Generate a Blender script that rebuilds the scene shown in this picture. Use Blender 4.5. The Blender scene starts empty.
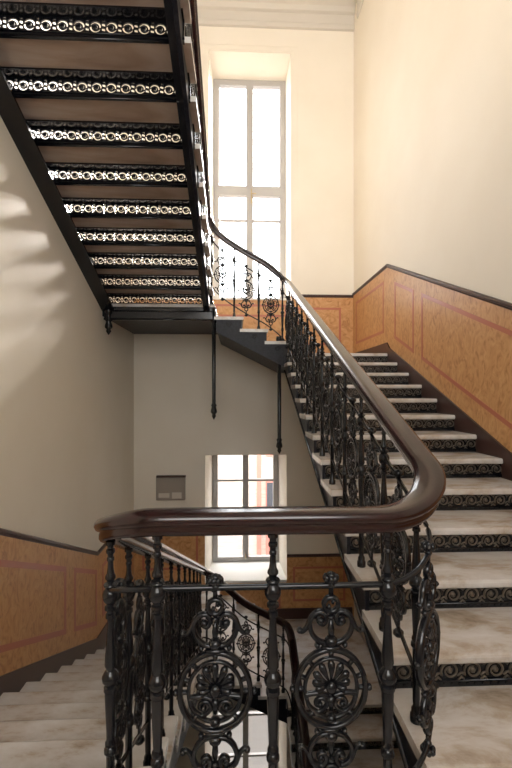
import bpy, math, random
from mathutils import Vector
PI = math.pi
random.seed(4)
C = bpy.context.scene.collection
U = 0.33 / 430.0
G = 0.33

# ------------------------------------------------------------------ helpers
class MB:
    def __init__(s):
        s.v = []; s.f = []; s.smooth = []
    def add(s, vs, fs, smooth=False):
        n = len(s.v)
        s.v += [tuple(p) for p in vs]
        for f in fs:
            s.f.append(tuple(i + n for i in f)); s.smooth.append(smooth)
        return s
    def box(s, x0, x1, y0, y1, z0, z1):
        vs = [(x, y, z) for x in (x0, x1) for y in (y0, y1) for z in (z0, z1)]
        return s.add(vs, [(0, 1, 3, 2), (4, 6, 7, 5), (0, 4, 5, 1), (2, 3, 7, 6), (0, 2, 6, 4), (1, 5, 7, 3)])
    def prism(s, poly, axis, a, b):
        """poly: 2D outline extruded along axis from a to b.  axis 'x': (y,z); 'y': (x,z); 'z': (x,y)"""
        def p3(p, t):
            return {'x': (t, p[0], p[1]), 'y': (p[0], t, p[1]), 'z': (p[0], p[1], t)}[axis]
        n = len(poly)
        vs = [p3(p, a) for p in poly] + [p3(p, b) for p in poly]
        fs = [tuple(range(n))[::-1], tuple(range(n, 2 * n))]
        fs += [(i, (i + 1) % n, (i + 1) % n + n, i + n) for i in range(n)]
        return s.add(vs, fs)
    def tube(s, path, r, sides=6, closed=False, flat=1.0, cap=True):
        """round bar along a 3D path; r may be a list; flat scales the section along world/local Y"""
        P = [Vector(p) for p in path]; n = len(P)
        R = r if isinstance(r, (list, tuple)) else [r] * n
        vs = []
        for i in range(n):
            a = P[(i - 1) % n] if (closed or i > 0) else P[i]
            b = P[(i + 1) % n] if (closed or i < n - 1) else P[i]
            t = (b - a).normalized()
            ref = Vector((0, 1, 0)) if abs(t.y) < 0.9 else Vector((1, 0, 0))
            u = t.cross(ref).normalized(); w = t.cross(u).normalized()
            for k in range(sides):
                q = 2 * PI * (k + 0.5) / sides
                vs.append(P[i] + u * (math.cos(q) * R[i]) + w * (math.sin(q) * R[i] * flat))
        fs = []
        for i in range(n if closed else n - 1):
            for k in range(sides):
                a = i * sides + k; b = i * sides + (k + 1) % sides
                c = ((i + 1) % n) * sides + (k + 1) % sides; d = ((i + 1) % n) * sides + k
                fs.append((a, b, c, d))
        if not closed and cap:
            fs.append(tuple(range(sides))[::-1]); fs.append(tuple(range((n - 1) * sides, n * sides)))
        return s.add(vs, fs, True)
    def lathe(s, prof, sides=14, cx=0, cy=0):
        vs = []; n = len(prof)
        for (r, z) in prof:
            for k in range(sides):
                q = 2 * PI * k / sides
                vs.append((cx + r * math.cos(q), cy + r * math.sin(q), z))
        fs = []
        for i in range(n - 1):
            for k in range(sides):
                fs.append((i * sides + k, i * sides + (k + 1) % sides, (i + 1) * sides + (k + 1) % sides, (i + 1) * sides + k))
        fs.append(tuple(range(sides))[::-1]); fs.append(tuple(range((n - 1) * sides, n * sides)))
        return s.add(vs, fs, True)
    def ball(s, c, rx, ry, rz, seg=10, ring=6):
        vs = []; fs = []
        for i in range(ring + 1):
            a = PI * i / ring
            for k in range(seg):
                q = 2 * PI * k / seg
                vs.append((c[0] + rx * math.sin(a) * math.cos(q), c[1] + ry * math.sin(a) * math.sin(q), c[2] + rz * math.cos(a)))
        for i in range(ring):
            for k in range(seg):
                fs.append((i * seg + k, (i + 1) * seg + k, (i + 1) * seg + (k + 1) % seg, i * seg + (k + 1) % seg))
        return s.add(vs, fs, True)
    def sweep(s, path, prof, t0=None, t1=None):
        """moulded profile (side, up) swept along a 3D path, up staying near vertical"""
        P = [Vector(p) for p in path]; n = len(P); m = len(prof); vs = []
        for i in range(n):
            t = (P[min(i + 1, n - 1)] - P[max(i - 1, 0)]).normalized()
            if i == 0 and t0: t = Vector(t0).normalized()
            if i == n - 1 and t1: t = Vector(t1).normalized()
            h = Vector((t.x, t.y, 0)).normalized()
            side = Vector((h.y, -h.x, 0)); up = side.cross(t).normalized()
            if up.z < 0: up = -up
            for (a, b) in prof:
                vs.append(P[i] + side * a + up * b)
        fs = []
        for i in range(n - 1):
            for k in range(m):
                fs.append((i * m + k, i * m + (k + 1) % m, (i + 1) * m + (k + 1) % m, (i + 1) * m + k))
        s.add(vs[:m], [tuple(range(m))[::-1]]); s.add(vs[-m:], [tuple(range(m))])
        return s.add(vs, fs, True)
    def mesh(s, name, mat, sharp=None):
        me = bpy.data.meshes.new(name)
        me.from_pydata(s.v, [], s.f)
        me.polygons.foreach_set('use_smooth', s.smooth)
        me.update()
        import bmesh
        bm = bmesh.new(); bm.from_mesh(me)
        bmesh.ops.recalc_face_normals(bm, faces=bm.faces)
        bm.to_mesh(me); bm.free()
        if mat: me.materials.append(mat)
        if sharp: me.set_sharp_from_angle(angle=math.radians(sharp))
        return me
    def build(s, name, mat, parent=None, bevel=0, auto=False):
        o = bpy.data.objects.new(name, s.mesh(name, mat)); C.objects.link(o)
        if parent: o.parent = parent
        if bevel:
            b = o.modifiers.new('bevel', 'BEVEL'); b.width = bevel; b.segments = 2; b.limit_method = 'ANGLE'
        return o

def use(mesh, name, parent=None, loc=(0, 0, 0), rz=0.0):
    o = bpy.data.objects.new(name, mesh); C.objects.link(o)
    o.location = loc; o.rotation_euler = (0, 0, rz)
    if parent: o.parent = parent
    return o
def thing(name, label, cat, loc=(0, 0, 0), group=None):
    o = bpy.data.objects.new(name, None); C.objects.link(o); o.location = loc
    o.empty_display_size = 0.1
    o['label'] = label; o['category'] = cat
    if group: o['group'] = group
    return o
def child(parent, mb, name, mat, bevel=0):
    """mb in world coordinates; parent's location is removed"""
    L = parent.location
    mb.v = [(x - L.x, y - L.y, z - L.z) for (x, y, z) in mb.v]
    return mb.build(name, mat, parent, bevel)
def struct(name, mb, mat, bevel=0):
    o = mb.build(name, mat, None, bevel); o['kind'] = 'structure'; return o

# ------------------------------------------------------------------ materials
def new_mat(name, col, rough=0.5, metal=0.0, coat=0.0):
    m = bpy.data.materials.new(name); m.use_nodes = True
    b = m.node_tree.nodes['Principled BSDF']
    b.inputs['Base Color'].default_value = (*col, 1)
    b.inputs['Roughness'].default_value = rough
    b.inputs['Metallic'].default_value = metal
    b.inputs['Coat Weight'].default_value = coat
    b.inputs['Coat Roughness'].default_value = 0.12
    return m
def ramp_mat(m, stops, scale=(1, 1, 1), nscale=4.0, detail=6.0, distortion=0.0, rough=None, bump=0.0, bscale=None, coords='Object'):
    nt = m.node_tree; N = nt.nodes; L = nt.links; b = N['Principled BSDF']
    tc = N.new('ShaderNodeTexCoord'); mp = N.new('ShaderNodeMapping'); mp.inputs['Scale'].default_value = scale
    L.new(tc.outputs[coords], mp.inputs['Vector'])
    no = N.new('ShaderNodeTexNoise'); no.inputs['Scale'].default_value = nscale; no.inputs['Detail'].default_value = detail
    no.inputs['Distortion'].default_value = distortion
    L.new(mp.outputs['Vector'], no.inputs['Vector'])
    cr = N.new('ShaderNodeValToRGB')
    e = cr.color_ramp.elements
    while len(e) < len(stops): e.new(0.5)
    for i, (p, c) in enumerate(stops):
        e[i].position = p; e[i].color = (*c, 1)
    L.new(no.outputs['Fac'], cr.inputs['Fac']); L.new(cr.outputs['Color'], b.inputs['Base Color'])
    if rough:
        mr = N.new('ShaderNodeMapRange'); mr.inputs['To Min'].default_value = rough[0]; mr.inputs['To Max'].default_value = rough[1]
        L.new(no.outputs['Fac'], mr.inputs['Value']); L.new(mr.outputs['Result'], b.inputs['Roughness'])
    if bump:
        bn = N.new('ShaderNodeBump'); bn.inputs['Strength'].default_value = bump; bn.inputs['Distance'].default_value = 0.01
        if bscale:
            n2 = N.new('ShaderNodeTexNoise'); n2.inputs['Scale'].default_value = bscale; n2.inputs['Detail'].default_value = 4
            L.new(tc.outputs[coords], n2.inputs['Vector']); L.new(n2.outputs['Fac'], bn.inputs['Height'])
        else:
            L.new(no.outputs['Fac'], bn.inputs['Height'])
        L.new(bn.outputs['Normal'], b.inputs['Normal'])
    return m

M = {}
M['wall'] = ramp_mat(new_mat('cream_plaster', (.74, .66, .53), .6), [(.3, (.80, .735, .63)), (.7, (.84, .785, .69))], nscale=1.2, bump=.03, bscale=40)
M['white'] = new_mat('white_plaster', (.82, .80, .76), .6)
M['ceiling'] = new_mat('grey_plaster', (.62, .58, .52), .7)
M['sienna'] = ramp_mat(new_mat('sienna_marbling', (.6, .33, .14), .28), [(.30, (.40, .19, .075)), (.45, (.55, .29, .12)), (.6, (.61, .345, .155)), (.78, (.66, .40, .20))],
                       scale=(1, 1.6, 1.0), nscale=7.0, detail=12, distortion=2.6, rough=(.3, .5))
M['sienna'].node_tree.nodes['Principled BSDF'].inputs['Specular IOR Level'].default_value = .3
M['red'] = new_mat('red_painted_border', (.46, .15, .085), .35)
M['dark_wood'] = new_mat('dark_stained_wood', (.055, .027, .022), .35)
M['rail'] = ramp_mat(new_mat('mahogany', (.05, .014, .01), .2, 0, .35), [(.3, (.008, .002, .0025)), (.7, (.026, .006, .006))], scale=(6, 1, 6), nscale=5, detail=5)
M['iron'] = ramp_mat(new_mat('black_cast_iron', (.02, .02, .024), .3, .0), [(.3, (.003, .0035, .005)), (.7, (.008, .0085, .0115))], nscale=30, rough=(.16, .24))
M['iron'].node_tree.nodes['Principled BSDF'].inputs['Specular IOR Level'].default_value = .5
M['string'] = ramp_mat(new_mat('black_painted_string', (.02, .02, .026), .4, .0), [(.35, (.005, .005, .008)), (.65, (.016, .016, .021))], nscale=45, detail=3, rough=(.3, .5), bump=.12, bscale=55)
for k_, v_ in (('string', .22), ('rail', .42)): M[k_].node_tree.nodes['Principled BSDF'].inputs['Specular IOR Level'].default_value = v_
M['bronze'] = new_mat('worn_bronze_relief', (.125, .10, .075), .4, .3)
M['marble'] = ramp_mat(new_mat('worn_white_marble', (.7, .68, .64), .2), [(.30, (.25, .19, .14)), (.41, (.45, .38, .31)), (.50, (.57, .54, .51)), (.70, (.68, .675, .67))],
                       scale=(.8, 1.7, 1), nscale=3.2, detail=14, distortion=.35, rough=(.28, .16))
for n_ in M['marble'].node_tree.nodes:
    if n_.type == 'TEX_NOISE': n_.inputs['Roughness'].default_value = .66
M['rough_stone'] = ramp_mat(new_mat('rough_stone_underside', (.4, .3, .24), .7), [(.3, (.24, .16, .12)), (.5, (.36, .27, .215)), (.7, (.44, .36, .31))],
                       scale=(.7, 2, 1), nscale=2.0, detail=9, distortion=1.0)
M['frame'] = new_mat('grey_painted_wood', (.40, .385, .375), .45)
M['metal'] = new_mat('brass', (.45, .35, .2), .35, .8)
M['cabinet'] = new_mat('grey_enamel', (.34, .30, .26), .5)
M['label'] = new_mat('white_paper', (.62, .57, .51), .6)
M['facade'] = ramp_mat(new_mat('pale_facade', (.75, .71, .66), .8), [(.3, (.42, .37, .34)), (.7, (.56, .53, .50))], scale=(1, 1, 8), nscale=2.0)
M['facade_red'] = new_mat('red_facade_paint', (.50, .20, .17), .7)
M['facade_dark'] = new_mat('dark_window', (.05, .06, .08), .3)
M['ground'] = new_mat('grey_paving', (.14, .135, .13), .9)
g = bpy.data.materials.new('window_glass'); g.use_nodes = True
nt = g.node_tree; nt.nodes.clear()
out = nt.nodes.new('ShaderNodeOutputMaterial'); mx = nt.nodes.new('ShaderNodeMixShader'); tr = nt.nodes.new('ShaderNodeBsdfTransparent'); gl = nt.nodes.new('ShaderNodeBsdfGlossy')
gl.inputs['Roughness'].default_value = .02; mx.inputs[0].default_value = .06
nt.links.new(tr.outputs[0], mx.inputs[1]); nt.links.new(gl.outputs[0], mx.inputs[2]); nt.links.new(mx.outputs[0], out.inputs[0])
M['glass'] = g

# ------------------------------------------------------------------ room
XL, XR, YF, YN, ZB, ZC = -1.635, 1.893, 6.90, -1.0, -9.4, 6.30
TH = 0.70                                       # wall thickness seen in the window recesses
WIN_UP = dict(f=(-.449, .866, 1.523, 5.47), b=(-.405, .85, 1.523, 5.47))
WIN_LO = dict(f=(-.513, .802, -3.00, -.994), b=(-.42, .72, -2.95, -.994))
WIN_BA = dict(f=(-.513, .802, -7.11, -5.10), b=(-.42, .72, -7.06, -5.10))
def holed_wall(holes, y0, y1, x0, x1, z0, z1):
    """wall parallel to X between y0 (room face) and y1 (outer face), with splayed openings"""
    mb = MB()
    def face(y, key):
        zs = sorted({z0, z1} | {z for h in holes for z in h[key][2:]})
        xs = sorted({x0, x1} | {x for h in holes for x in h[key][:2]})
        for i in range(len(xs) - 1):
            for j in range(len(zs) - 1):
                cx, cz = (xs[i] + xs[i + 1]) / 2, (zs[j] + zs[j + 1]) / 2
                if any(h[key][0] < cx < h[key][1] and h[key][2] < cz < h[key][3] for h in holes): continue
                mb.add([(xs[i], y, zs[j]), (xs[i + 1], y, zs[j]), (xs[i + 1], y, zs[j + 1]), (xs[i], y, zs[j + 1])], [(0, 1, 2, 3)])
    face(y0, 'f'); face(y1, 'b')
    for h in holes:
        a, b = h['f'], h['b']
        A = [(a[0], y0, a[2]), (a[1], y0, a[2]), (a[1], y0, a[3]), (a[0], y0, a[3])]
        B = [(b[0], y1, b[2]), (b[1], y1, b[2]), (b[1], y1, b[3]), (b[0], y1, b[3])]
        mb.add(A + B, [(i, (i + 1) % 4, (i + 1) % 4 + 4, i + 4) for i in range(4)])
    A = [(x0, y0, z0), (x1, y0, z0), (x1, y0, z1), (x0, y0, z1)]; B = [(x, y1, z) for (x, y, z) in A]
    mb.add(A + B, [(i, (i + 1) % 4, (i + 1) % 4 + 4, i + 4) for i in range(4)])
    return mb
struct('wall_far', holed_wall([WIN_UP, WIN_LO, WIN_BA], YF, YF + TH, XL - .3, XR + .3, ZB, ZC + .2), M['wall'])
struct('wall_left', MB().box(XL - .3, XL, YN, YF, ZB, ZC + .2), M['wall'])
struct('wall_right', MB().box(XR, XR + .3, YN, YF, ZB, ZC + .2), M['wall'])
NW1 = dict(f=(-.8, 1.0, .3, 2.45), b=(-.8, 1.0, .3, 2.45))
NW2 = dict(f=(-1.4, 1.75, 3.2, 6.15), b=(-1.4, 1.75, 3.2, 6.15))
struct('wall_near', holed_wall([NW1, NW2], YN, YN - .4, XL - .3, XR + .3, ZB, ZC + .2), M['wall'])
struct('floor_lower', MB().box(XL - .3, XR + .3, YN, YF, ZB - .2, ZB), M['marble'])
struct('ceiling', MB().box(XL, XR, YN, YF, ZC, ZC + .2), M['ceiling'])

# cornice on the far, left and right walls
corn = [(0, 5.86), (.035, 5.87), (.045, 5.93), (.03, 5.96), (.03, 6.10), (.07, 6.12), (.10, 6.18), (.20, 6.24), (.22, 6.298), (0, 6.298)]
struct('trim_1', MB().prism([(YF - a, z) for a, z in corn], 'x', XL, XR), M['ceiling'])
struct('trim_2', MB().prism([(XR - a * .6, z) for a, z in corn], 'y', YN, YF - .24), M['ceiling'])

# ------------------------------------------------------------------ levels and slopes
SL = 177 / 430.0                                # rise per metre of the right and upper flights
SLL = 192 / 430.0                               # rise per metre of the left descending flight
RISE = 177 * U; RISL = 192 * U
XI, XO = -.32, .578                             # edges of the stair well
def nzR(Y): return -2193 * U + SL * (Y + .045)  # nosing line, right flight
def nzU(Y): return (1602 + 177 * 15.9) * U - SL * (Y - .04) + .0
def nzL(Y): return -938 * U - SLL * (Y - .04)
def nzLR(Y): return -4725 * U - SL * (4.95 - Y)
ZLAND = -1780 * U
ZTOP = 640 * U                                  # upper right landing
ZQ = 1412 * U                                   # upper quarter landing on the left
ZQL = -4027 * U
ZRL = -4735 * U
T = .038                                        # marble slab

# ------------------------------------------------------------------ dado, painted borders, skirting
def slope_slab(x0, x1, pts_lo, pts_hi):
    """slab against a side wall: outline in (y,z)"""
    return MB().prism(pts_lo + pts_hi[::-1], 'x', x0, x1)
def strip_loop(corners, w, plane, a, b, name, parent):
    """painted border: a closed band of width w inside the quadrilateral, in the wall plane"""
    P = [Vector(c) for c in corners]; n = len(P); cen = sum(P, Vector((0, 0))) / n
    inner = []
    for i in range(n):
        p0, p1, p2 = P[i - 1], P[i], P[(i + 1) % n]
        d1 = (p1 - p0).normalized(); d2 = (p2 - p1).normalized()
        n1 = Vector((-d1.y, d1.x)); n2 = Vector((-d2.y, d2.x))
        if n1.dot(cen - p1) < 0: n1 = -n1
        if n2.dot(cen - p1) < 0: n2 = -n2
        k = w / max(.2, 1 + n1.dot(n2)) 
        inner.append(p1 + (n1 + n2) * k)
    mb = MB()
    for i in range(n):
        j = (i + 1) % n
        mb.prism([tuple(P[i]), tuple(P[j]), tuple(inner[j]), tuple(inner[i])], plane, a, b)
    o = mb.build(name, M['red'], parent); return o
DT = 1.105                                      # dado height above the nosing line
ydl = 5.31
# right wall
def dadoR(Y): return 2109 * U + SL * (min(Y, ydl) - ydl)
ys = [YN + .01, ydl, YF - .002]
low = [(YN + .01, nzR(YN) - .3), (5.235, nzR(5.235)), (5.30, ZTOP), (YF - .002, ZTOP)]
dr = struct('trim_3', slope_slab(XR - .012, XR - .001, [(y, max(z, -2.4)) for y, z in low], [(y, dadoR(y) - .02) for y in ys]), M['sienna'])
def borderR(y0, y1, tag=''):
    q = [(y0, nzR(min(y0, 5.24)) + .235 if y0 < 5.25 else ZTOP + .28), (y1, nzR(min(y1, 5.24)) + .235 if y1 < 5.25 else ZTOP + .28), (y1, dadoR(y1) - .185), (y0, dadoR(y0) - .185)]
    strip_loop(q, .035, 'x', XR - .0155, XR - .0125, 'painted_border', dr)
borderR(5.44, 6.72); borderR(4.50, 5.06); borderR(2.2, 4.31); borderR(-.6, 2.0)
def rail_prof(x, s):                            # dado rail section towards the room; s = -1 right wall, +1 left wall
    return [(0, -.028), (.012, -.028), (.016, -.012), (.026, -.006), (.028, .012), (.018, .02), (0, .02)]
def dado_rail(name, pts, wall_x, s):
    mb = MB(); n = len(pts); prof = rail_prof(0, s); m = len(prof); vs = []
    for (y, z) in pts:
        for (a, b) in prof: vs.append((wall_x + s * (a + .001), y, z + b))
    fs = [(i * m + k, i * m + (k + 1) % m, (i + 1) * m + (k + 1) % m, (i + 1) * m + k) for i in range(n - 1) for k in range(m)]
    fs += [tuple(range(m)), tuple(range((n - 1) * m, n * m))[::-1]]
    mb.add(vs, fs); return struct(name, mb, M['dark_wood'])
dado_rail('trim_4', [(y, dadoR(y) - .02) for y in ys], XR, -1)
struct('baseboard_right', MB().prism([(YN + .01, nzR(YN) - .35), (5.26, nzR(5.26) - .35), (5.26, ZTOP + .003), (YF - .002, ZTOP + .003), (YF - .002, ZTOP + .14), (5.29, ZTOP + .14), (5.20, nzR(5.20) + .075), (YN + .01, nzR(YN) + .075)], 'x', XR - .028, XR - .0125), M['dark_wood'])
# left wall, going down with the left flight
def dadoL(Y): return nzL(min(Y, 5.1)) + DT + .02
ysl = [1.2, 5.1, YF - .002]
dl = struct('trim_5', slope_slab(XL + .001, XL + .012, [(1.2, nzL(1.2) - .2), (5.0, nzL(5.0) - .25), (YF - .002, ZQL)], [(y, dadoL(y) - .02) for y in ysl]), M['sienna'])
def borderL(y0, y1):
    q = [(y0, max(nzL(y0) + .27, nzL(5.1) + .27)), (y1, max(nzL(y1) + .27, nzL(5.1) + .27)), (y1, dadoL(y1) - .215), (y0, dadoL(y0) - .215)]
    strip_loop(q, .045, 'x', XL + .0125, XL + .0155, 'painted_border', dl)
borderL(1.6, 4.16); borderL(4.36, 5.06); borderL(5.26, 6.74)
dado_rail('trim_6', [(y, dadoL(y) - .02) for y in ysl], XL, 1)
struct('baseboard_left', MB().prism([(1.2, nzL(1.2) - .32), (5.0, nzL(5.0) - .32), (YF - .002, ZQL + .003), (YF - .002, ZQL + .14), (5.05, nzL(5.0) + .10), (1.2, nzL(1.2) + .10)], 'x', XL + .0125, XL + .028), M['dark_wood'])
# far wall, upper level (right landing and below the tall window)
def far_dado(name, x0, x1, zlo, zhi, borders, rail=True, zr=None):
    o = struct(name, MB().box(x0, x1, YF - .012, YF - .001, zlo, zhi), M['sienna'])
    for (a, b, c, d) in borders:
        strip_loop([(a, c), (b, c), (b, d), (a, d)], .035, 'y', YF - .0155, YF - .0125, 'painted_border', o)
    return o
zdu = 2069 * U
far_dado('trim_7', .866, XR - .0125, ZTOP, zdu - .02, [(.95, 1.68, ZTOP + .28, zdu - .21)])
td = struct('trim_8', MB().prism([(XL + .002, ZQ), (-.30, ZQ), (.62, ZTOP + .01), (.8655, ZTOP + .01), (.8655, 1.49), (XL + .002, 1.49)], 'y', YF - .012, YF - .001), M['sienna'])
for (a, b, c, d) in [(-.35, .80, 1.22, 1.42), (-1.5, -.5, 1.22, 1.42)]:
    strip_loop([(a, c), (b, c), (b, d), (a, d)], .035, 'y', YF - .0155, YF - .0125, 'painted_border', td)
struct('trim_9', MB().prism([(YF - a, zdu - .02 + b) for a, b in rail_prof(0, 1)], 'x', .867, XR - .002), M['dark_wood'])
zdl = -3386 * U; zdq = -2650 * U
far_dado('trim_10', .802, XR - .002, ZRL, zdl - .02, [(.90, 1.75, ZRL + .28, zdl - .2)])
far_dado('trim_11', XL + .0125, -.513, ZQL, zdq - .02, [(-1.5, -.62, ZQL + .28, zdq - .2)])
far_dado('trim_12', -.513, .802, ZRL, -3.04, [(-.42, .70, -3.50, -3.10)])
struct('trim_13', MB().prism([(YF - a, zdl - .02 + b) for a, b in rail_prof(0, 1)], 'x', .803, XR - .002), M['dark_wood'])
struct('trim_14', MB().prism([(YF - a, zdq - .02 + b) for a, b in rail_prof(0, 1)], 'x', XL + .002, -.514), M['dark_wood'])
struct('baseboard_far', MB().box(.64, XR - .03, YF - .028, YF - .0125, ZRL + .003, ZRL + .17), M['dark_wood'])

# ------------------------------------------------------------------ windows
def window(name, b, y, mull, transoms, bars, outer=.075, sill=None):
    x0, x1, z0, z1 = b
    y0, y1 = y - .09, y
    fr = MB()
    fr.box(x0, x0 + outer, y0, y1, z0, z1); fr.box(x1 - outer, x1, y0, y1, z0, z1)
    fr.box(x0 + outer, x1 - outer, y0, y1, z0, z0 + outer); fr.box(x0 + outer, x1 - outer, y0, y1, z1 - outer, z1)
    w = struct(name, fr, M['frame'])
    ix0, ix1, iz0, iz1 = x0 + outer, x1 - outer, z0 + outer, z1 - outer
    cm = (x0 + x1) / 2
    mb = MB().box(cm - mull / 2, cm + mull / 2, y0 - .015, y1 - .001, iz0, iz1)
    mb.box(cm - .012, cm + .012, y0 - .03, y0 - .014, iz0, iz1)
    mb.build('mullion', M['frame'], w)
    for (z, h) in transoms:
        for xa, xb in ((ix0, cm - mull / 2), (cm + mull / 2, ix1)):
            MB().box(xa, xb, y0 - .008, y1 - .001, z - h / 2, z + h / 2).build('transom', M['frame'], w)
    for z in bars:
        for xa, xb in ((ix0, cm - mull / 2), (cm + mull / 2, ix1)):
            MB().box(xa, xb, y0 + .02, y1 - .02, z - .017, z + .017).build('glazing_bar', M['frame'], w)
    for xa, xb in ((ix0, cm - mull / 2), (cm + mull / 2, ix1)):
        MB().add([(xa, y0 + .05, iz0), (xb, y0 + .05, iz0), (xb, y0 + .05, iz1), (xa, y0 + .05, iz1)], [(0, 1, 2, 3)]).build('pane', M['glass'], w)
    return w
w1 = window('window_1', WIN_UP['b'], YF + TH + .002, .12, [(3.53, .17)], [3.02], outer=.10)
MB().box(.24, .26, YF + TH - .135, YF + TH - .11, 3.30, 3.55).tube([(.25, YF + TH - .13, 3.45), (.25, YF + TH - .17, 3.45), (.33, YF + TH - .17, 3.45)], .009).build('window_handle', M['metal'], w1)
w2 = window('window_2', WIN_LO['b'], YF + TH + .002, .10, [], [-1.53, -2.25], outer=.085)
MB().box(.14, .16, YF + TH - .13, YF + TH - .11, -2.87, -2.80).build('window_handle', M['metal'], w2)
MB().prism([(YF - .035, -3.035), (YF + TH - .095, -2.985), (YF + TH - .095, -2.945), (YF - .035, -2.997)], 'x', -.50, .79).build('window_sill', M['white'], w2)
MB().box(-.47, .88, YF - .03, YF + .25, 1.49, 1.522).build('window_sill', M['white'], w1)
window('window_5', WIN_BA['b'], YF + TH + .002, .10, [], [-5.64, -6.36], outer=.085)
# plaster band round the tall window
ar = MB(); x0, x1, z0, z1 = WIN_UP['f']
for a, b, w in ((.03, .09, .006), (.105, .125, .006)):
    ar.box(x1 + a, x1 + b, YF - w, YF - .0005, z0 + .1, z1 + b); ar.box(x0 - b, x0 - a, YF - w, YF - .0005, z0 + .1, z1 + b); ar.box(x0 - a, x1 + a, YF - w, YF - .0005, z1 + a, z1 + b)
struct('trim_15', ar, M['wall'])
for i, (h, nm) in enumerate(((NW1, 'window_3'), (NW2, 'window_4'))):
    window(nm, h['f'], YN - .25, .12, [((h['f'][2] + h['f'][3]) / 2 + .3, .1)], [], outer=.09)

# ------------------------------------------------------------------ stair pieces
def scroll_units(n, p, h):
    """openwork running scroll, centred on z = 0, from x = 0 to n*p"""
    mb = MB()
    for k in range(n):
        cx = (k + .5) * p
        pts = []; rad = []
        for i in range(25):
            a = PI * 1.15 - i / 24 * 2 * PI * 1.35; r = h * (.47 - .30 * i / 24)
            pts.append((cx + r * math.cos(a), 0, r * math.sin(a))); rad.append(.0052 - .0018 * i / 24)
        mb.tube(pts, rad, 5, flat=1.5)
        mb.ball((cx, 0, 0), h * .15, .006, h * .15, 8, 4)
        # link running on to the next scroll
        pts = []
        for i in range(9):
            t = i / 8
            pts.append((cx + h * .40 + t * (p - h * .80), 0, -h * .26 + h * .1 * math.sin(t * PI) - t * h * -.10))
        mb.tube(pts, .0042, 5, flat=1.4)
        for sz in (-1, 1):
            mb.tube([(cx + p / 2 - .016, 0, sz * h * .5), (cx + p / 2, 0, sz * h * .30), (cx + p / 2 + .016, 0, sz * h * .5)], [.003, .006, .003], 5)
    return mb
PITCH = 1.30 / 14
def riser_plate(w, h, lo, hi):
    mb = MB().box(0, w, -.006, .006, 0, lo)
    mb.box(0, w, -.006, .006, hi, h)
    mb.box(0, w, .002, .006, lo, hi)  # added dark backing, stands in for the shade behind the pierced scrolls
    mb.tube([(0, 0, lo), (w, 0, lo)], .006, 5); mb.tube([(0, 0, hi), (w, 0, hi)], .006, 5)
    n = int(w / .031)
    for i in range(n):                          # small beads along the lower band
        x = (i + .5) * w / n
        mb.box(x - .004, x + .004, -.009, .009, lo - .013, lo - .004)
    return mb
RW = XR - XO - .035
# meshes shared by the long flights
LO, HI = .028, .096
H_R = RISE - T + .006
riser_m = riser_plate(RW, H_R, LO - .008, H_R - .006).mesh('riser', M['iron'])
scroll_m = scroll_units(14, RW / 14, H_R - LO + .002).mesh('scrollwork', M['bronze'])
def rnd_tread(w, length, name='tread'):
    # slab with rounded nosing along y = 0 side, going back to +length; and left edge rounded
    prof = [(length, 0), (.012, 0), (.004, -.004), (0, -.012), (0, -.026), (.004, -.034), (.012, -T), (length, -T)]
    return MB().prism(prof, 'x', 0, w).mesh(name, M['marble'])

def add_riser(root, x, y, z, rz=0.0, rm=None, sm=None, zc=None):
    r = use(rm or riser_m, 'riser', root, (x, y, z), rz)
    s = use(sm or scroll_m, 'scrollwork', r, (0, 0, zc if zc is not None else (LO - .008 + H_R - .006) / 2), 0)
    return r
GRP = 'marble and iron stair flights'
# ---- right flight, rising away from the near landing
fl = thing('stair_flight', 'white marble flight with dark scrolled risers climbing beside the orange wainscot on the right', 'stairs', (1.2, 1.0, ZLAND), GRP)
tm = rnd_tread(RW, .36)
NR = 14
L = fl.location
for k in range(NR):
    y = (3.007 + k) * G - .045; z = (-1661 + 177 * k) * U
    if k < NR - 1:
        use(tm, 'tread', fl, (XO - L.x, y - L.y, z - L.z))
    rz0 = z - RISE if k else ZLAND
    add_riser(fl, XO + .02 - L.x, y + .03 - L.y, rz0 - L.z)
top = []
for k in range(NR):
    y = (3.007 + k) * G - .045 + .02; z = (-1661 + 177 * k) * U - T - .001
    top += [(y, z - RISE), (y, z)]
yA, yB = top[0][0], top[-1][0] 
poly = top + [(yB + .02, top[-1][1]), (yB + .02, nzR(yB) - .24), (yA, nzR(yA) - .24)]
child(fl, MB().prism(poly, 'x', XO + .012, XO + .032), 'stringer', M['string'])
mm = MB(); mm.tube([(XO + .010, yA, nzR(yA) - .225), (XO + .010, yB, nzR(yB) - .225)], .012, 6)
child(fl, mm, 'string_moulding', M['iron'])

# ---- upper right landing
ld = thing('stair_landing', 'marble landing at the head of the right flight, in the far right corner', 'landing', (1.2, 6, ZTOP), 'stair landings')
child(ld, MB().box(.62, XR - .034, 5.235, YF - .03, ZTOP - T, ZTOP), 'marble_slab', M['marble'], .006)
child(ld, MB().box(.64, XR - .034, 5.29, YF - .03, ZTOP - .17, ZTOP - T - .001), 'iron_frame', M['string'])

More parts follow.
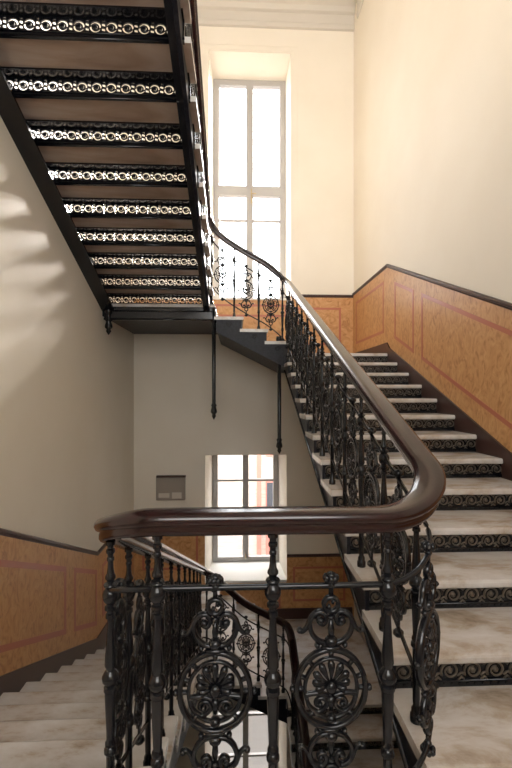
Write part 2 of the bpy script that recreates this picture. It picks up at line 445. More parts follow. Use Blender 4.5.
# ---- far steps climbing left under the tall window
def far_steps(label, xs, zs, y0, name, xend, zend):
    f = thing('stair_flight', label, 'stairs', (xs[0], y0, zs[0]), GRP); L = f.location
    W = YF - .03 - y0
    rise = zs[1] - zs[0]
    rm = riser_plate(W - .02, rise - T + .006, LO - .008, rise - T); sm = scroll_units(int((W - .03) / .1), (W - .02) / int((W - .03) / .1), rise - T - LO + .01)
    rm = rm.mesh('riser', M['iron']); sm = sm.mesh('scrollwork', M['bronze'])
    allx = xs + [xend]; allz = zs + [zend]
    for k in range(len(allx)):
        x, z = allx[k], allz[k]
        if k < len(xs):
            prof = [(x, z - .008), (x - .006, z), (allx[k + 1] - .045, z), (allx[k + 1] - .045, z - T), (x - .006, z - T), (x, z - T + .008)]
            child(f, MB().prism(prof, 'y', y0, y0 + W), 'tread', M['marble'])
        zz = z - rise
        r = use(rm, 'riser', f, (x - .03 - L.x, y0 + .02 - L.y, zz - L.z), PI / 2)
        use(sm, 'scrollwork', r, (0, 0, (LO - .008 + rise - T) / 2))
    # cut string facing the well
    top = []
    for k in range(len(allx)):
        top += [(allx[k] - .02, allz[k] - T - .001 - rise), (allx[k] - .02, allz[k] - T - .001)]
    s = (allz[-1] - allz[0]) / (allx[-1] - allx[0])
    def bl(x): return allz[0] + s * (x - allx[0]) - rise - .20
    xa, xb = top[0][0] + .02, top[-1][0]
    poly = [(xa, top[0][1])] + top + [(xb, bl(xb)), (xa, bl(xa))]
    child(f, MB().prism(poly, 'y', y0 + .012, y0 + .034), 'stringer', M['string'])
    poly = [(xa, bl(xa) + .03), (xa, bl(xa) + .05), (xb, bl(xb) + .05), (xb, bl(xb) + .03)]
    child(f, MB().prism(poly, 'y', y0 + .034, y0 + W), 'soffit', M['string'])
    # string scroll plaques below each tread end
    for k in range(len(xs)):
        xc = (allx[k] + allx[k + 1]) / 2 - .02; zc = allz[k] - T - .055
        pts = [(xc + .035 * (1 - i / 26) * math.cos(i * .5), y0 + .010, zc + .035 * (1 - i / 26) * math.sin(i * .5)) for i in range(22)]
        child(f, MB().tube(pts, .004, 5), 'string_scroll', M['iron'])
    return f
Y0U = 5.27
far_steps('three short marble steps climbing left below the tall window', [.65, .385, .08], [833 * U, 1026 * U, 1219 * U], Y0U, 'up', -.235, ZQ)
# drop posts at the corners of the well
def drop_post(label, x, y, ztop, zbot, r=.03):
    prof = [(r * 1.3, ztop), (r * 1.3, ztop - .05), (r * .8, ztop - .07), (r * .75, zbot + .20), (r * 1.2, zbot + .18), (r * .9, zbot + .16), (r * 1.3, zbot + .11), (r * 1.3, zbot + .09), (r * .7, zbot + .07), (r * .9, zbot + .045), (r * .25, zbot + .01), (.002, zbot)]
    o = thing('drop_post', label, 'post', (x, y, zbot), 'iron drop posts under the stair well edge')
    child(o, MB().lathe(prof[:5][::1], 10, x, y), 'shaft', M['iron'])
    child(o, MB().lathe(prof[4:], 10, x, y), 'turned_finial', M['iron'])
    return o
drop_post('iron drop post hanging from the corner of the upper left landing', -.285, Y0U + .05, .93, -.33)
drop_post('iron drop post hanging above the lower window beside the right flight', .525, Y0U + .05, .70, -.76)
drop_post('short turned iron drop finial against the left wall under the upper flight', XL + .085, 5.27, 1.02, .70, .035)

# ---- upper left quarter landing
lq = thing('stair_landing', 'dark iron framed landing in the far left corner at the foot of the overhead flight', 'landing', (-.9, 6, ZQ), 'stair landings')
child(lq, MB().box(XL + .002, -.27, Y0U, YF - .03, ZQ - T, ZQ), 'marble_slab', M['marble'], .006)
child(lq, MB().box(XL + .002, -.30, Y0U + .03, YF - .03, ZQ - .15, ZQ - T - .001), 'iron_frame', M['string'])
bm_ = MB().box(XL + .03, -.30, Y0U, Y0U + .029, ZQ - .20, ZQ - T - .001)
bm_.tube([(XL + .03, Y0U - .004, ZQ - .19), (-.30, Y0U - .004, ZQ - .19)], .012); bm_.tube([(XL + .03, Y0U - .004, ZQ - .09), (-.30, Y0U - .004, ZQ - .09)], .008)
child(lq, bm_, 'edge_beam', M['iron'])

# ---- overhead flight along the left wall, rising towards the camera
fu = thing('stair_flight', 'overhead flight seen from below with marble undersides and pierced iron risers', 'stairs', (-.98, 5.2, ZQ), GRP)
L = fu.location
WU = XI - XL - .045
HU = RISE + .045                                # riser hangs a little below the tread it rises from
def pierced_riser(w, n):
    """cast plate pierced by a row of rings with leaf slits between, and an angle flange under the tread"""
    mb = MB()
    zt = HU - T; zc = zt - .062; hr = .0385
    mb.box(0, w, -.006, .006, 0, zc - hr); mb.box(0, w, -.006, .006, zc + hr, zt)
    mb.box(0, w, -.085, -.006, zt - .012, zt)
    mb.tube([(0, -.008, zc - hr - .004), (w, -.008, zc - hr - .004)], .005, 5); mb.tube([(0, -.006, .006), (w, -.006, .006)], .011, 6)
    p = w / n; r0, r1, r2 = .034, .0235, .0145; K = 24
    for k in range(n):
        cx = (k + .5) * p
        # square-to-circle web
        for i in range(K):
            a0, a1 = 2 * PI * i / K, 2 * PI * (i + 1) / K
            def sq(a):
                c, d = math.cos(a), math.sin(a); m = max(abs(c), abs(d)); return (cx + c / m * hr, d / m * hr)
            q = [sq(a0), sq(a1), (cx + r0 * math.cos(a1), r0 * math.sin(a1)), (cx + r0 * math.cos(a0), r0 * math.sin(a0))]
            mb.prism([(x, zc + z) for x, z in q], 'y', -.005, .005)
        # inner disc held by a scroll arm, itself pierced off centre
        mb.tube([(cx + r1 * .80 * math.cos(2 * PI * i / 16), 0, zc + r1 * .80 * math.sin(2 * PI * i / 16)) for i in range(16)], r1 * .24, 5, True, 1.2)
        mb.ball((cx - .002, 0, zc + .002), r2 * .9, .005, r2 * .9, 10, 5)
        mb.tube([(cx + r1 * math.cos(t), 0, zc + r1 * math.sin(t)) for t in (2.2, 2.5)] + [(cx - r0 * .95, 0, zc + .004)], .0035, 5)
        mb.tube([(cx + r1 * math.cos(t), 0, zc + r1 * math.sin(t)) for t in (5.4, 5.7)] + [(cx + r0 * .95, 0, zc - .004)], .0035, 5)
        # web between the rings with leaf slits
        g0, g1 = cx + hr, cx + p - hr
        if k < n - 1:
            e = (g1 - g0)
            mb.prism([(g0, zc - .003), (g1, zc - .008), (g1, zc + .003), (g0, zc + .008)], 'y', -.005, .005)
            mb.prism([(g0, zc + .026), (g1, zc + .022), (g1, zc + .030), (g0, zc + .034)], 'y', -.005, .005)
            mb.prism([(g0, zc - .030), (g1, zc - .034), (g1, zc - .026), (g0, zc - .022)], 'y', -.005, .005)
    mb.box(0, p / 2 - hr, -.006, .006, zc - hr, zc + hr); mb.box(w - p / 2 + hr, w, -.006, .006, zc - hr, zc + hr)
    return mb
riser_u = pierced_riser(WU, 13).mesh('riser', M['iron'])
prof = [(-.36, 0), (-.012, 0), (-.004, -.004), (0, -.012), (0, -.026), (-.004, -.034), (-.012, -T), (-.36, -T)]
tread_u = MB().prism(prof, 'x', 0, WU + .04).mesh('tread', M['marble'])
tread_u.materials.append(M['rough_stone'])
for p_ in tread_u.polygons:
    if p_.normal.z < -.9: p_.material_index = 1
NU = 12
for j in range(NU):
    y = (15.9 - j) * G + .04; z = (1602 + 177 * j) * U
    use(tread_u, 'tread', fu, (XL + .043 - L.x, y + .03 - L.y, z - L.z))
    use(riser_u, 'riser', fu, (XL + .045 - L.x, y - L.y, z - HU - L.z))
yA, yB = (15.9) * G + .04 + .02, (15.9 - NU + 1) * G + .04 - .31
top = []
for j in range(NU):
    y = (15.9 - j) * G + .04 + .012; z = (1602 + 177 * j) * U - T - .001
    top += [(y, z - RISE), (y, z)]
poly = top + [(yB, top[-1][1]), (yB, nzU(yB) - .235), (yA, nzU(yA) - .235)]
child(fu, MB().prism(poly, 'x', XI - .04, XI - .012), 'stringer', M['string'])
# inner flange under the cut string and the wall string
for (xa, xb) in ((XI - .088, XI - .041),):
    child(fu, MB().prism([(yA, nzU(yA) - .238), (yB, nzU(yB) - .238), (yB, nzU(yB) - .21), (yA, nzU(yA) - .21)], 'x', xa, xb), 'string_flange', M['iron'])
child(fu, MB().prism([(yA, nzU(yA) - .21), (yB, nzU(yB) - .21), (yB, nzU(yB) + .06), (yA, nzU(yA) + .06)], 'x', XL + .001, XL + .042), 'stringer', M['string'])
child(fu, MB().prism([(yA, nzU(yA) - .235), (yB, nzU(yB) - .235), (yB, nzU(yB) - .212), (yA, nzU(yA) - .212)], 'x', XL + .001, XL + .15), 'string_flange', M['iron'])

# ---- left flight, going down away from the near landing
fd = thing('stair_flight', 'shadowed marble flight descending along the left wall at lower left', 'stairs', (-.98, 3, ZQL), GRP)
L = fd.location
WL = XI - XL - .032
tread_l = MB().prism([(-.36, 0), (-.012, 0), (-.004, -.004), (0, -.012), (0, -.026), (-.004, -.034), (-.012, -T), (-.36, -T)], 'x', 0, WL).mesh('tread', M['marble'])
riser_l = riser_plate(WL - .03, RISL - T, LO - .008, RISL - T - .012).mesh('riser', M['iron'])
scroll_l = scroll_units(13, (WL - .03) / 13, RISL - T - .012 - LO).mesh('scrollwork', M['bronze'])
NL = 11
for i in range(NL):
    y = (5.09 + i) * G + .04; z = -(1915 + 192 * i) * U
    use(tread_l, 'tread', fd, (XL + .03 - L.x, y - L.y, z - L.z))
    r = use(riser_l, 'riser', fd, (XL + .035 - L.x, y - .03 - L.y, z - RISL - L.z))
    use(scroll_l, 'scrollwork', r, (0, 0, (LO - .008 + RISL - T - .012) / 2))
top = []
for i in range(NL):
    y = (5.09 + i) * G + .04 - .012; z = -(1915 + 192 * i) * U - T - .001
    top += [(y, z), (y, z - RISL)]
yA, yB = top[0][0] - .33, top[-1][0]
poly = [(yA, top[0][1])] + top + [(yB, nzL(yB) - .27), (yA, nzL(yA) - .27)]
child(fd, MB().prism(poly, 'x', XI - .034, XI - .012), 'stringer', M['string'])

# ---- near landing (the floor the camera stands over)
struct('floor', MB().box(XL + .03, XO - .02, YN + .002, 1.22, ZLAND - .06, ZLAND).box(XO - .02, XR - .03, YN + .002, .94, ZLAND - .06, ZLAND), M['marble'])
ln = thing('landing_beam', 'dark iron beam carrying the near landing below the front balustrade', 'beam', (0, 1.24, ZLAND - .2))
child(ln, MB().box(XI, XO, 1.222, 1.25, ZLAND - .24, ZLAND + .0), 'web', M['string'])
child(ln, MB().tube([(XI, 1.255, ZLAND - .23), (XO, 1.255, ZLAND - .23)], .014).tube([(XI, 1.255, ZLAND - .02), (XO, 1.255, ZLAND - .02)], .012), 'flange', M['iron'])

# ---- lower landing, far lower steps and lower right flight
Y0L = 4.95
l2 = thing('stair_landing', 'lower left landing at the foot of the shadowed descending flight', 'landing', (-.9, 6, ZQL), 'stair landings')
child(l2, MB().box(XL + .03, -.27, 5.07, YF - .03, ZQL - T, ZQL).box(XI - .02, -.27, Y0L, 5.07, ZQL - T, ZQL), 'marble_slab', M['marble'], .005)
child(l2, MB().box(XL + .03, -.30, 5.09, YF - .03, ZQL - .17, ZQL - T - .001), 'iron_frame', M['string'])
far_steps('sunlit marble steps below the lower window, seen between the front balusters', [.587, .288, -.01], [ZRL + RISE, ZRL + 2 * RISE, ZRL + 3 * RISE], Y0L, 'low', -.27, ZQL)
l3 = thing('stair_landing', 'lower right marble landing under the right flight, behind the scrolled front panel', 'landing', (1.2, 6, ZRL), 'stair landings')
child(l3, MB().box(.59, XR - .03, Y0L, YF - .03, ZRL - T, ZRL), 'marble_slab', M['marble'], .006)
child(l3, MB().box(.60, XR - .03, Y0L + .03, YF - .03, ZRL - .17, ZRL - T - .001), 'iron_frame', M['string'])
f3 = thing('stair_flight', 'lowest flight of marble steps seen through the front balustrade, descending toward the viewer', 'stairs', (1.2, 4.6, ZRL - .5), GRP)
L = f3.location
for k in range(9):
    y = (15 - k) * G; z = (-4725 - 177 * k) * U
    if k:
        use(tm, 'tread', f3, (XO - L.x, y - L.y, z - L.z))
    add_riser(f3, XO + .02 - L.x, y + .03 - L.y, z - RISE - L.z)
top = []
for k in range(8, -1, -1):
    y = (15 - k) * G + .02; z = (-4725 - 177 * k) * U - T - .001
    top += [(y, z - RISE), (y, z)]
yA, yB = top[0][0], top[-1][0]
poly = top + [(yB + .02, top[-1][1]), (yB + .02, nzLR(yB) - .24), (yA, nzLR(yA) - .24)]
child(f3, MB().prism(poly, 'x', XO + .012, XO + .032), 'stringer', M['string'])

# ---- upper near landing overhead, at the head of the left flight
ZN = (1602 + 177 * NU) * U
yn = (15.9 - NU + 1) * G + .04 - .31
struct('floor_upper', MB().box(XL + .002, XR - .04, YN + .002, yn - .01, ZN - .2, ZN), M['marble'])

# ------------------------------------------------------------------ balustrades
PX = .00277                                     # metres per drawing unit of the panel
def arc(cx, cz, r, a0, a1, n=16, rz=None):
    rz = rz or r
    return [(cx + r * math.cos(math.radians(a0 + (a1 - a0) * i / n)), 0, cz + rz * math.sin(math.radians(a0 + (a1 - a0) * i / n))) for i in range(n + 1)]
def sc(path): return [(x * PX, y * PX, z * PX) for x, y, z in path]
def cr(points, n=6):
    """smooth curve through points (Catmull-Rom)"""
    P = [Vector(p) for p in points]; out = []
    for i in range(len(P) - 1):
        p0, p1, p2, p3 = P[max(i - 1, 0)], P[i], P[i + 1], P[min(i + 2, len(P) - 1)]
        for k in range(n):
            t = k / n
            out.append(.5 * ((2 * p1) + (p2 - p0) * t + (2 * p0 - 5 * p1 + 4 * p2 - p3) * t * t + (3 * p1 - p0 - 3 * p2 + p3) * t ** 3))
    out.append(P[-1]); return out
def leaf(mb, a, length, w, cx=0, cz=0, r0=0):
    """one fleshy leaf of the palmette pointing along angle a"""
    ca, sa = math.cos(a), math.sin(a)
    pts = []; rad = []
    for i in range(7):
        t = i / 6; q = r0 + t * length
        pts.append(((cx + q * ca) * PX, -.002 - .004 * math.sin(t * PI), (cz + q * sa) * PX)); rad.append(PX * w * (.32, .38, .5, .72, .95, 1.0, .45)[i])
    mb.tube(pts, rad, 6, flat=.7)
def panel_frame(detail):
    mb = MB(); n1 = 40 if detail else 22; sd = 6 if detail else 4; seg = 6 if detail else 3
    # double oval
    mb.tube(sc(arc(0, 0, 35, 0, 360, n1, 39)[:-1]), PX * 3.0, sd, True, 1.5)
    mb.tube(sc(arc(0, 0, 26.5, 0, 360, n1, 30)[:-1]), PX * 2.0, sd, True, 1.5)
    for a in (48, 132, 0, 180, 228, 312, 20, 160):
        x, z = math.cos(math.radians(a)), math.sin(math.radians(a))
        mb.tube(sc([(x * 26, 0, z * 30), (x * 36, 0, z * 40)]), PX * 2.2, sd, False, 1.3)
    for s in (-1, 1):
        mb.ball((s * 39 * PX, 0, 0), PX * 3, PX * 4, PX * 3.4, 8, 5)
        # cross bars curling into volutes below
        mb.tube(sc(cr([(s * 26, 0, -6), (s * 14, 0, -4.5), (s * 3, 0, -7.5)], seg)), PX * 2.6, sd, False, 1.2)
        vol = [(s * 25, 0, -8), (s * 22, 0, -17), (s * 13, 0, -23.5), (s * 4.5, 0, -17), (s * 7, 0, -10.5), (s * 13, 0, -10.5), (s * 15.5, 0, -15), (s * 11, 0, -17.5)]
        mb.tube(sc(cr(vol, seg)), [PX * v for v in [2.3] * (len(cr(vol, seg)))], sd, False, 1.2)
        mb.ball((s * 11.3 * PX, 0, -16 * PX), PX * 3, PX * 4, PX * 3, 8, 5)
        for v in (1, -1):                        # upper and lower lyre
            ly = [(0, 0, v * 45), (s * 11, 0, v * 47), (s * 19, 0, v * 55), (s * 21.5, 0, v * 66), (s * 17, 0, v * 75), (s * 9, 0, v * 77), (s * 5, 0, v * 71), (s * 8, 0, v * 65), (s * 12.5, 0, v * 67.5), (s * 11, 0, v * 70.5)]
            mb.tube(sc(cr(ly, seg)), PX * 2.7, sd, False, 1.35)
            mb.ball((s * 10.5 * PX, 0, v * 68.5 * PX), PX * 3.2, PX * 4.5, PX * 3.2, 8, 5)
            hk = [(s * 13, 0, v * 77), (s * 20, 0, v * 72), (s * 24.5, 0, v * 62), (s * 29, 0, v * 57.5), (s * 32, 0, v * 58)]
            q = cr(hk, seg); mb.tube(sc(q), [PX * (3.0 - 1.2 * i / (len(q) - 1)) for i in range(len(q))], sd, False, 1.3)
            mb.ball((s * 32 * PX, 0, v * 59 * PX), PX * 3.2, PX * 4, PX * 3.2, 8, 5)
            mb.ball((s * 14 * PX, 0, v * 43.5 * PX), PX * 3, PX * 4, PX * 3, 8, 5)
    for v in (1, -1):
        mb.ball((0, 0, v * 47.5 * PX), PX * 7, PX * 7, PX * 5.5, 10, 6)
        mb.ball((0, 0, v * 41 * PX), PX * 11, PX * 5, PX * 3, 10, 6)
        mb.tube(sc(arc(0, v * 84.5, 7.2, 0, 360, 18 if detail else 10)[:-1]), PX * 2.6, sd, True, 1.5)
        mb.tube(sc([(0, 0, v * 92), (0, 0, v * 108)]), PX * 2.6, sd, False)
        mb.tube(sc([(0, 0, v * 49), (0, 0, v * 60), (0, 0, v * 71)]), [PX * 2.5, PX * 3.6, PX * 1.2], sd, False, 1.1)
        mb.ball((0, 0, v * 72 * PX), PX * 4.5, PX * 4.5, PX * 2.4, 8, 4)
    mb.ball((0, 0, -30 * PX), PX * 6, PX * 6, PX * 5, 8, 5)
    for s in (-1, 1):                           # inner S in the upper ring
        mb.ball((s * 2.0 * PX, 0, 84.5 * PX + s * 2.5 * PX), PX * 2.0, PX * 3, PX * 3, 6, 4)
    return mb
def palmette(detail):
    mb = MB()
    for a, ln in ((90, 26), (64, 25), (116, 25), (38, 22.5), (142, 22.5), (13, 19.5), (167, 19.5), (-14, 16), (194, 16)):
        leaf(mb, math.radians(a), ln - 5, 4.1, 0, 3, 5)
    mb.ball((0, -.006, 2 * PX), PX * 6, PX * 5, PX * 6.5, 10, 6)
    mb.tube(sc([(0, 0, -8), (0, 0, -22)]), [PX * 5, PX * 2], 6)
    mb.tube(sc([(0, 0, 28), (0, 0, 38)]), [PX * 2, PX * 3.4], 6)
    return mb
def flower(v):
    mb = MB()
    for k in range(7):
        a = 2 * PI * k / 7
        mb.ball((math.cos(a) * PX * 5.2, math.sin(a) * PX * 5.2, v * 111 * PX), PX * 3.4, PX * 3.4, PX * 4.2, 8, 5)
    mb.ball((0, 0, v * 113 * PX), PX * 5, PX * 5, PX * 4.5, 8, 5)
    mb.lathe([(PX * 2.5, v * 100 * PX), (PX * 4.5, v * 104 * PX), (PX * 3, v * 108 * PX)][::1 if v > 0 else -1], 8)
    return mb
pan_hi = panel_frame(True).mesh('scroll_panel', M['iron'])
palm_hi = palmette(True).mesh('palmette', M['iron'])
flo_t = flower(1).mesh('flower_finial', M['iron']); flo_b = flower(-1).mesh('flower_finial', M['iron'])
lo = panel_frame(False); p2 = palmette(False); lo.add(p2.v, p2.f, True)
for v in (1, -1):
    lo.ball((0, 0, v * 111 * PX), PX * 8, PX * 8, PX * 6, 8, 5)
pan_lo = lo.mesh('scroll_panel', M['iron'])

def baluster_mesh(H):
    """turned cast-iron baluster; z = 0 under the handrail, down to -H"""
    k = PX
    def q(r, z): return (r * k, -z * k)
    pr = [q(3, 0), q(5.2, 1), q(5.2, 5), q(3.6, 6), q(3.2, 9), q(4.4, 10), q(4.8, 12), q(4.4, 14), q(3.2, 15), q(3.0, 18), q(3.8, 19), q(3.8, 22), q(2.9, 23), q(3.2, 30), q(4.0, 36), q(5.4, 38.5), q(5.6, 41), q(4.0, 43), q(3.8, 45),
          q(6.6, 46.5), q(7.4, 48), q(6.4, 50), q(4.6, 51), q(7.2, 54), q(8.4, 58), q(8.2, 62), q(6.4, 66), q(4.4, 68), q(4.2, 70), q(6.0, 71), q(6.2, 74), q(4.0, 75.5), q(3.6, 78), q(5.0, 79), q(5.2, 83), q(3.4, 84.5), q(3.5, 90),
          q(4.4, 106), q(5.6, 124), q(6.2, 134), q(4.8, 137), q(4.6, 139), q(6.4, 141), q(8.6, 145), q(9.0, 148), q(8.4, 151), q(5.6, 154), q(5.4, 156), q(7.0, 157), q(7.2, 161), q(6.0, 162.5), q(6.2, 166), q(5.6, 180), q(4.6, 205), q(4.2, 214), q(5.6, 216), q(5.8, 219), q(4.4, 220.5), q(6.6, 223), q(6.8, 227), q(4.6, 230)]
    pr = [p for p in pr if -p[1] < H - .09]
    pr += [(.0125, -H + .075), (.011, -H + .055), (.017, -H + .045), (.017, -H + .03), (.021, -H + .025), (.021, -H)]
    return MB().lathe(pr[::-1], 14).mesh('baluster', M['iron'], 38)

RAIL = [(a * .88, b * .88) for a, b in [(-.030, -.074), (.030, -.074), (.036, -.066), (.037, -.050), (.034, -.044), (.047, -.039), (.053, -.028), (.052, -.016), (.044, -.006), (.026, -.001), (0, .0),
        (-.026, -.001), (-.044, -.006), (-.052, -.016), (-.053, -.028), (-.047, -.039), (-.034, -.044), (-.037, -.050), (-.036, -.066)]]
def zR(Y): return -.798 + SL * (Y + .028)
def zU(Y): return 2.095 + SL * (5.287 - Y)
def zL(Y): return .1995 - SLL * (Y - .02)
def zLR(Y): return -2.741 + SL * (Y - 4.95)
UB, LB = .217, .79                              # upper and lower bars below the rail top
def zat(path, p):
    P = [Vector(a) for a in path]; best = None
    for i in range(len(P) - 1):
        a, b = P[i], P[i + 1]; d = b - a; dxy = Vector((d.x, d.y)); l2 = dxy.length_squared or 1e-9
        t = max(0, min(1, (Vector((p[0], p[1])) - Vector((a.x, a.y))).dot(dxy) / l2))
        c = a + d * t; e = (Vector((c.x, c.y)) - Vector((p[0], p[1]))).length
        if best is None or e < best[0]: best = (e, c.z, math.atan2(d.y, d.x))
    return best[1], best[2]
def balustrade(label, path, balusters, panels, hi=False, lowbar=True, group='balustrade sections', t0=None, t1=None):
    """balusters: (x, y, foot z); panels: (x, y)"""
    P0 = Vector(path[len(path) // 2])
    root = thing('balustrade', label, 'balustrade', (P0.x, P0.y, min(b[2] for b in balusters)), group)
    L = root.location
    child(root, MB().sweep(path, RAIL, t0, t1), 'handrail', M['rail'])
    child(root, MB().tube([(p[0], p[1], p[2] - UB) for p in path], .0085, 6, flat=1), 'upper_bar', M['iron'])
    if lowbar:
        child(root, MB().tube([(p[0], p[1], p[2] - LB) for p in path], .008, 6, flat=1), 'lower_bar', M['iron'])
    cache = {}
    for (x, y, zf) in balusters:
        z, a = zat(path, (x, y)); H = round(z - .063 - zf, 2)
        if H not in cache: cache[H] = baluster_mesh(H)
        use(cache[H], 'baluster', root, (x - L.x, y - L.y, zf + H - L.z), a)
    for (x, y) in panels:
        z, a = zat(path, (x, y))
        if hi:
            p = use(pan_hi, 'scroll_panel', root, (x - L.x, y - L.y, z - .503 - L.z), a)
            use(palm_hi, 'palmette', p); use(flo_t, 'flower_finial', p); use(flo_b, 'flower_finial', p)
        else:
            use(pan_lo, 'scroll_panel', root, (x - L.x, y - L.y, z - .503 - L.z), a)
    return root
XRB, XLB = .622, -.385
# near landing front, with both quarter bends
path = []
cxl, cyl, rl = -.225, 1.35, .16
ys0 = 1.44
pts = [(XLB, ys0)] + [(cxl - rl * math.cos(math.radians(a)), cyl - rl * math.sin(math.radians(a))) for a in range(0, 91, 9)]
zl0 = zL(ys0); ln_ = [0]
for i in range(1, len(pts)): ln_.append(ln_[-1] + math.dist(pts[i], pts[i - 1]))
for p, s in zip(pts, ln_):
    t = s / ln_[-1]; h = t * t * (3 - 2 * t)
    m0 = SLL * ln_[-1]
    z = (2 * t ** 3 - 3 * t * t + 1) * zl0 + (t ** 3 - 2 * t * t + t) * m0 + h * -.320
    path.append((p[0], p[1], z))
path += [(x / 20 , 1.19, -.320) for x in range(-4, 9)]
cxr, cyr, rr = .402, 1.41, .22
pts = [(cxr + rr * math.sin(math.radians(a)), cyr - rr * math.cos(math.radians(a))) for a in range(0, 91, 6)]
arcl = rr * PI / 2; z1 = zR(1.41)
for i, p in enumerate(pts):
    t = i / (len(pts) - 1)
    z = (2 * t ** 3 - 3 * t * t + 1) * -.320 + (-2 * t ** 3 + 3 * t * t) * z1 + (t ** 3 - t * t) * SL * arcl
    path.append((p[0], p[1], z))
q = path[-1]
def rpt(c, r, a): return (c[0] + r * math.cos(math.radians(a)), c[1] + r * math.sin(math.radians(a)))
bl = [(-.218, 1.19, ZLAND), (.0995, 1.19, ZLAND), (.4225, 1.19, ZLAND)]
b4 = rpt((cxl, cyl), rl, 200); bl.append((b4[0], b4[1], ZLAND))
p4 = rpt((cxr, cyr), rr, -37); p5 = (XLB, 1.42)
balustrade('front balustrade of black scroll panels under a thick dark mahogany handrail, nearest the camera', path, bl, [(-.06, 1.19), (.262, 1.19), p4, p5], hi=True, t0=(0, -1, SLL), t1=(0, 1, SL))
# right flight
path = [(XRB, 1.41 + (5.15 - 1.41) * i / 24, zR(1.41 + (5.15 - 1.41) * i / 24)) for i in range(25)]
bl = []; pn = []
for k in range(1, 13):
    y = (3.007 + k) * G - .045 + .19
    if y < 1.45: continue
    bl.append((XRB, y, (-1661 + 177 * k) * U))
    if k < 12: pn.append((XRB, y + .165))
balustrade('long black iron balustrade with a dark handrail climbing the right marble flight', path, bl, pn, hi=False)
# far upper section with bends
ctrl = [(XRB, 5.15, zR(5.15)), (.618, 5.255, 1.385), (.565, 5.33, 1.475), (.373, 5.345, 1.635), (.10, 5.345, 1.785), (-.149, 5.345, 1.945), (-.285, 5.32, 2.07), (-.338, 5.25, 2.15), (-.345, 5.14, zU(5.14))]
path = cr(ctrl, 5)
st = [(.30, 993 * U), (.0, 1170 * U)]
balustrade('short balustrade with light iron scrolls against the tall window', path, [(.565, 5.335, 833 * U), (.27, 5.345, 1026 * U), (-.035, 5.345, 1219 * U), (-.31, 5.30, ZQ)], [(.42, 5.345), (.115, 5.345), (-.18, 5.345), (.61, 5.22)], hi=True, t0=(0, 1, SL), t1=(0, -1, SL))
# overhead flight
path = [(-.345, 5.14 - (5.14 - 1.7) * i / 22, zU(5.14 - (5.14 - 1.7) * i / 22)) for i in range(23)]
bl = []; pn = []
for j in range(0, 11):
    y = (15.9 - j) * G + .04 - .15
    bl.append((-.352, y, (1602 + 177 * j) * U))
    if j < 10: pn.append((-.352, y - .165))
balustrade('balustrade rising beside the overhead flight at upper left', path, bl, pn)
# left descending flight
path = [(XLB + .0, 1.44 + (4.85 - 1.44) * i / 22, zL(1.44 + (4.85 - 1.44) * i / 22)) for i in range(23)]
bl = []; pn = []
for i in range(0, 10):
    y = (5.09 + i) * G + .04 - .17
    bl.append((XLB, y, -(1915 + 192 * i) * U))
    if i < 9: pn.append((XLB, y + .165))
balustrade('dim balustrade descending along the left flight behind the front railing', path, bl, pn)
# far lower section
ctrl = [(XLB, 4.85, zL(4.85)), (-.385, 4.95, zL(4.95) - .01), (-.31, 5.01, -2.07), (-.15, 5.025, -2.20), (.10, 5.025, -2.42), (.37, 5.025, -2.57), (.55, 5.01, -2.66), (.605, 4.94, -2.72), (XRB, 4.84, zLR(4.84))]
path = cr(ctrl, 5)
balustrade('lower balustrade with delicate scrolls in front of the sunlit steps below the lower window', path, [(-.35, 4.99, ZQL), (-.04, 5.025, ZRL + 3 * RISE), (.25, 5.025, ZRL + 2 * RISE), (.54, 5.01, ZRL + RISE)], [(-.19, 5.025), (.105, 5.025), (.40, 5.025)], t0=(0, 1, -SLL), t1=(0, -1, -SL))
# lowest flight
path = [(XRB, 4.84 - (4.84 - 2.6) * i / 14, zLR(4.84 - (4.84 - 2.6) * i / 14)) for i in range(15)]
bl = []; pn = []
for k in range(1, 7):
    y = (15 - k) * G + .17
    bl.append((XRB, y, (-4725 - 177 * k) * U)); pn.append((XRB, y - .165))
balustrade('lowest balustrade beside the bottom flight, below the right stair', path, bl, pn)

# ------------------------------------------------------------------ grey cabinet on the far wall
x0, x1, z0, z1 = -1.265, -.82, -1.70, -1.315
cb = thing('wall_cabinet', 'small grey cabinet with two paper labels on the far wall left of the lower window', 'cabinet', ((x0 + x1) / 2, YF - .04, z0))
child(cb, MB().box(x0 - .015, x1, YF - .05, YF - .001, z0, z1), 'body', M['cabinet'], .012)
child(cb, MB().box(x0 + .015, x1 - .005, YF - .062, YF - .051, z0 + .02, z1 - .03), 'door', M['cabinet'], .004)
child(cb, MB().box(x0 - .005, x1 + .01, YF - .068, YF - .03, z1 - .018, z1 + .012), 'top_lip', M['dark_wood'])
child(cb, MB().box(x0 + .03, x0 + .20, YF - .066, YF - .0625, z0 + .05, z0 + .12), 'paper_label', M['label'])
child(cb, MB().box(x0 + .24, x0 + .39, YF - .066, YF - .0625, z0 + .035, z0 + .13), 'paper_label', M['label'])

# ------------------------------------------------------------------ outside
struct('outside_ground', MB().box(-30, 30, 7.7, 40, -9.6, -9.4), M['ground'])
bd = thing('building', 'pale facade with a red stripe and dark window outside the lower window', 'building', (0, 16, -9.4))
child(bd, MB().box(-12, 12, 13, 19, -9.4, 2.5), 'wall', M['facade'])
child(bd, MB().box(.60, .73, 12.96, 12.99, -9.4, 2.5), 'red_pilaster', M['facade_red'])
for z in (-7.2, -3.0, .0):
    wn = child(bd, MB().box(0.87, 1.12, 12.93, 12.99, z - 1.9, z + .4), 'window', M['facade_red'])
    child(bd, MB().box(.90, 1.09, 12.90, 12.925, z - 1.1, z + .3), 'pane', M['facade_dark']) 
struct('outside_wall', MB().box(-14, XL - .31, YN - .4, YF + TH, -9.4, 9).box(XR + .31, 14, YN - .4, YF + TH, -9.4, 9).box(XL - .31, XR + .31, YN - .4, YF + TH, ZC + .21, 9), M['facade'])
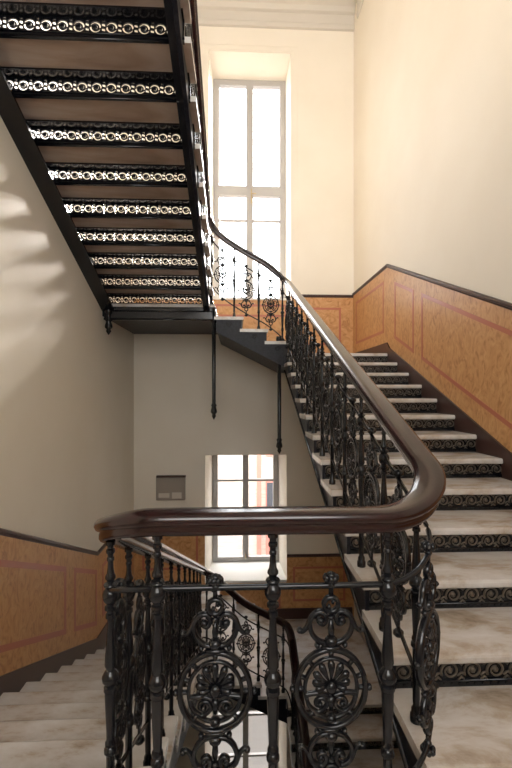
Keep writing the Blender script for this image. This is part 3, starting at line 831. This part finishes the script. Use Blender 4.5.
child(bd, MB().box(-12.3, 12.3, 12.7, 19.3, 2.51, 2.8), 'roof', M['facade_dark'])

# ------------------------------------------------------------------ light
W = bpy.data.worlds.new('sky'); bpy.context.scene.world = W; W.use_nodes = True
bg = W.node_tree.nodes['Background']; bg.inputs[0].default_value = (.90, .96, 1.0, 1)
wn_ = W.node_tree.nodes; tcw = wn_.new('ShaderNodeTexCoord'); sxw = wn_.new('ShaderNodeSeparateXYZ'); mrw = wn_.new('ShaderNodeMapRange')
mrw.inputs['From Min'].default_value = -.6; mrw.inputs['From Max'].default_value = .6; mrw.inputs['To Min'].default_value = 10.0; mrw.inputs['To Max'].default_value = 10.0   # brighter sky on the sun's side
crw = wn_.new('ShaderNodeValToRGB'); crw.color_ramp.elements[0].color = (1.0, .985, .955, 1); crw.color_ramp.elements[1].color = (.94, .97, 1.0, 1)
mcw = wn_.new('ShaderNodeMapRange'); mcw.inputs['From Min'].default_value = -.6; mcw.inputs['From Max'].default_value = .6
W.node_tree.links.new(sxw.outputs['Y'], mcw.inputs['Value']); W.node_tree.links.new(mcw.outputs[0], crw.inputs[0]); W.node_tree.links.new(crw.outputs[0], bg.inputs[0])
W.node_tree.links.new(tcw.outputs['Generated'], sxw.inputs[0]); W.node_tree.links.new(sxw.outputs['Y'], mrw.inputs['Value']); W.node_tree.links.new(mrw.outputs[0], bg.inputs[1])
def portal(x0, x1, z0, z1, y, into):
    l = bpy.data.lights.new('window_daylight', 'AREA'); l.shape = 'RECTANGLE'; l.size = x1 - x0; l.size_y = z1 - z0
    l.cycles.is_portal = True
    o = bpy.data.objects.new('window_daylight', l); C.objects.link(o)
    o.location = ((x0 + x1) / 2, y, (z0 + z1) / 2)
    o.rotation_euler = (PI / 2 if into > 0 else -PI / 2, 0, 0)
    return o
sn = bpy.data.lights.new('sun', 'SUN'); sn.energy = 40; sn.angle = math.radians(10); sn.color = (1, .93, .86)
so = bpy.data.objects.new('sun', sn); C.objects.link(so); so.rotation_euler = Vector((-.36, -1, -.43)).to_track_quat('-Z', 'Y').to_euler()
portal(*WIN_UP['b'], YF + TH + .03, -1)
portal(*WIN_LO['b'], YF + TH + .03, -1)
portal(*WIN_BA['b'], YF + TH + .03, -1)
portal(*NW1['f'], YN - .42, 1)
portal(*NW2['f'], YN - .42, 1)

# ------------------------------------------------------------------ camera
cam = bpy.data.cameras.new('camera'); co = bpy.data.objects.new('camera', cam); C.objects.link(co)
cam.sensor_fit = 'AUTO'; cam.sensor_width = 36; cam.lens = 430 * 36 / 768; cam.shift_y = 9 / 768; cam.clip_start = .02
co.location = (0, 0, 0); co.rotation_euler = (PI / 2, 0, -math.atan(19 / 430))
S = bpy.context.scene; S.camera = co
S.view_settings.view_transform = 'Standard'; S.view_settings.look = 'None'; S.view_settings.gamma = 1; S.view_settings.use_curve_mapping = False
S.view_settings.exposure = 0.0
S.cycles.use_denoising = True
S.cycles.max_bounces = 12; S.cycles.diffuse_bounces = 8; S.cycles.transparent_max_bounces = 12
S.cycles.sample_clamp_indirect = 8
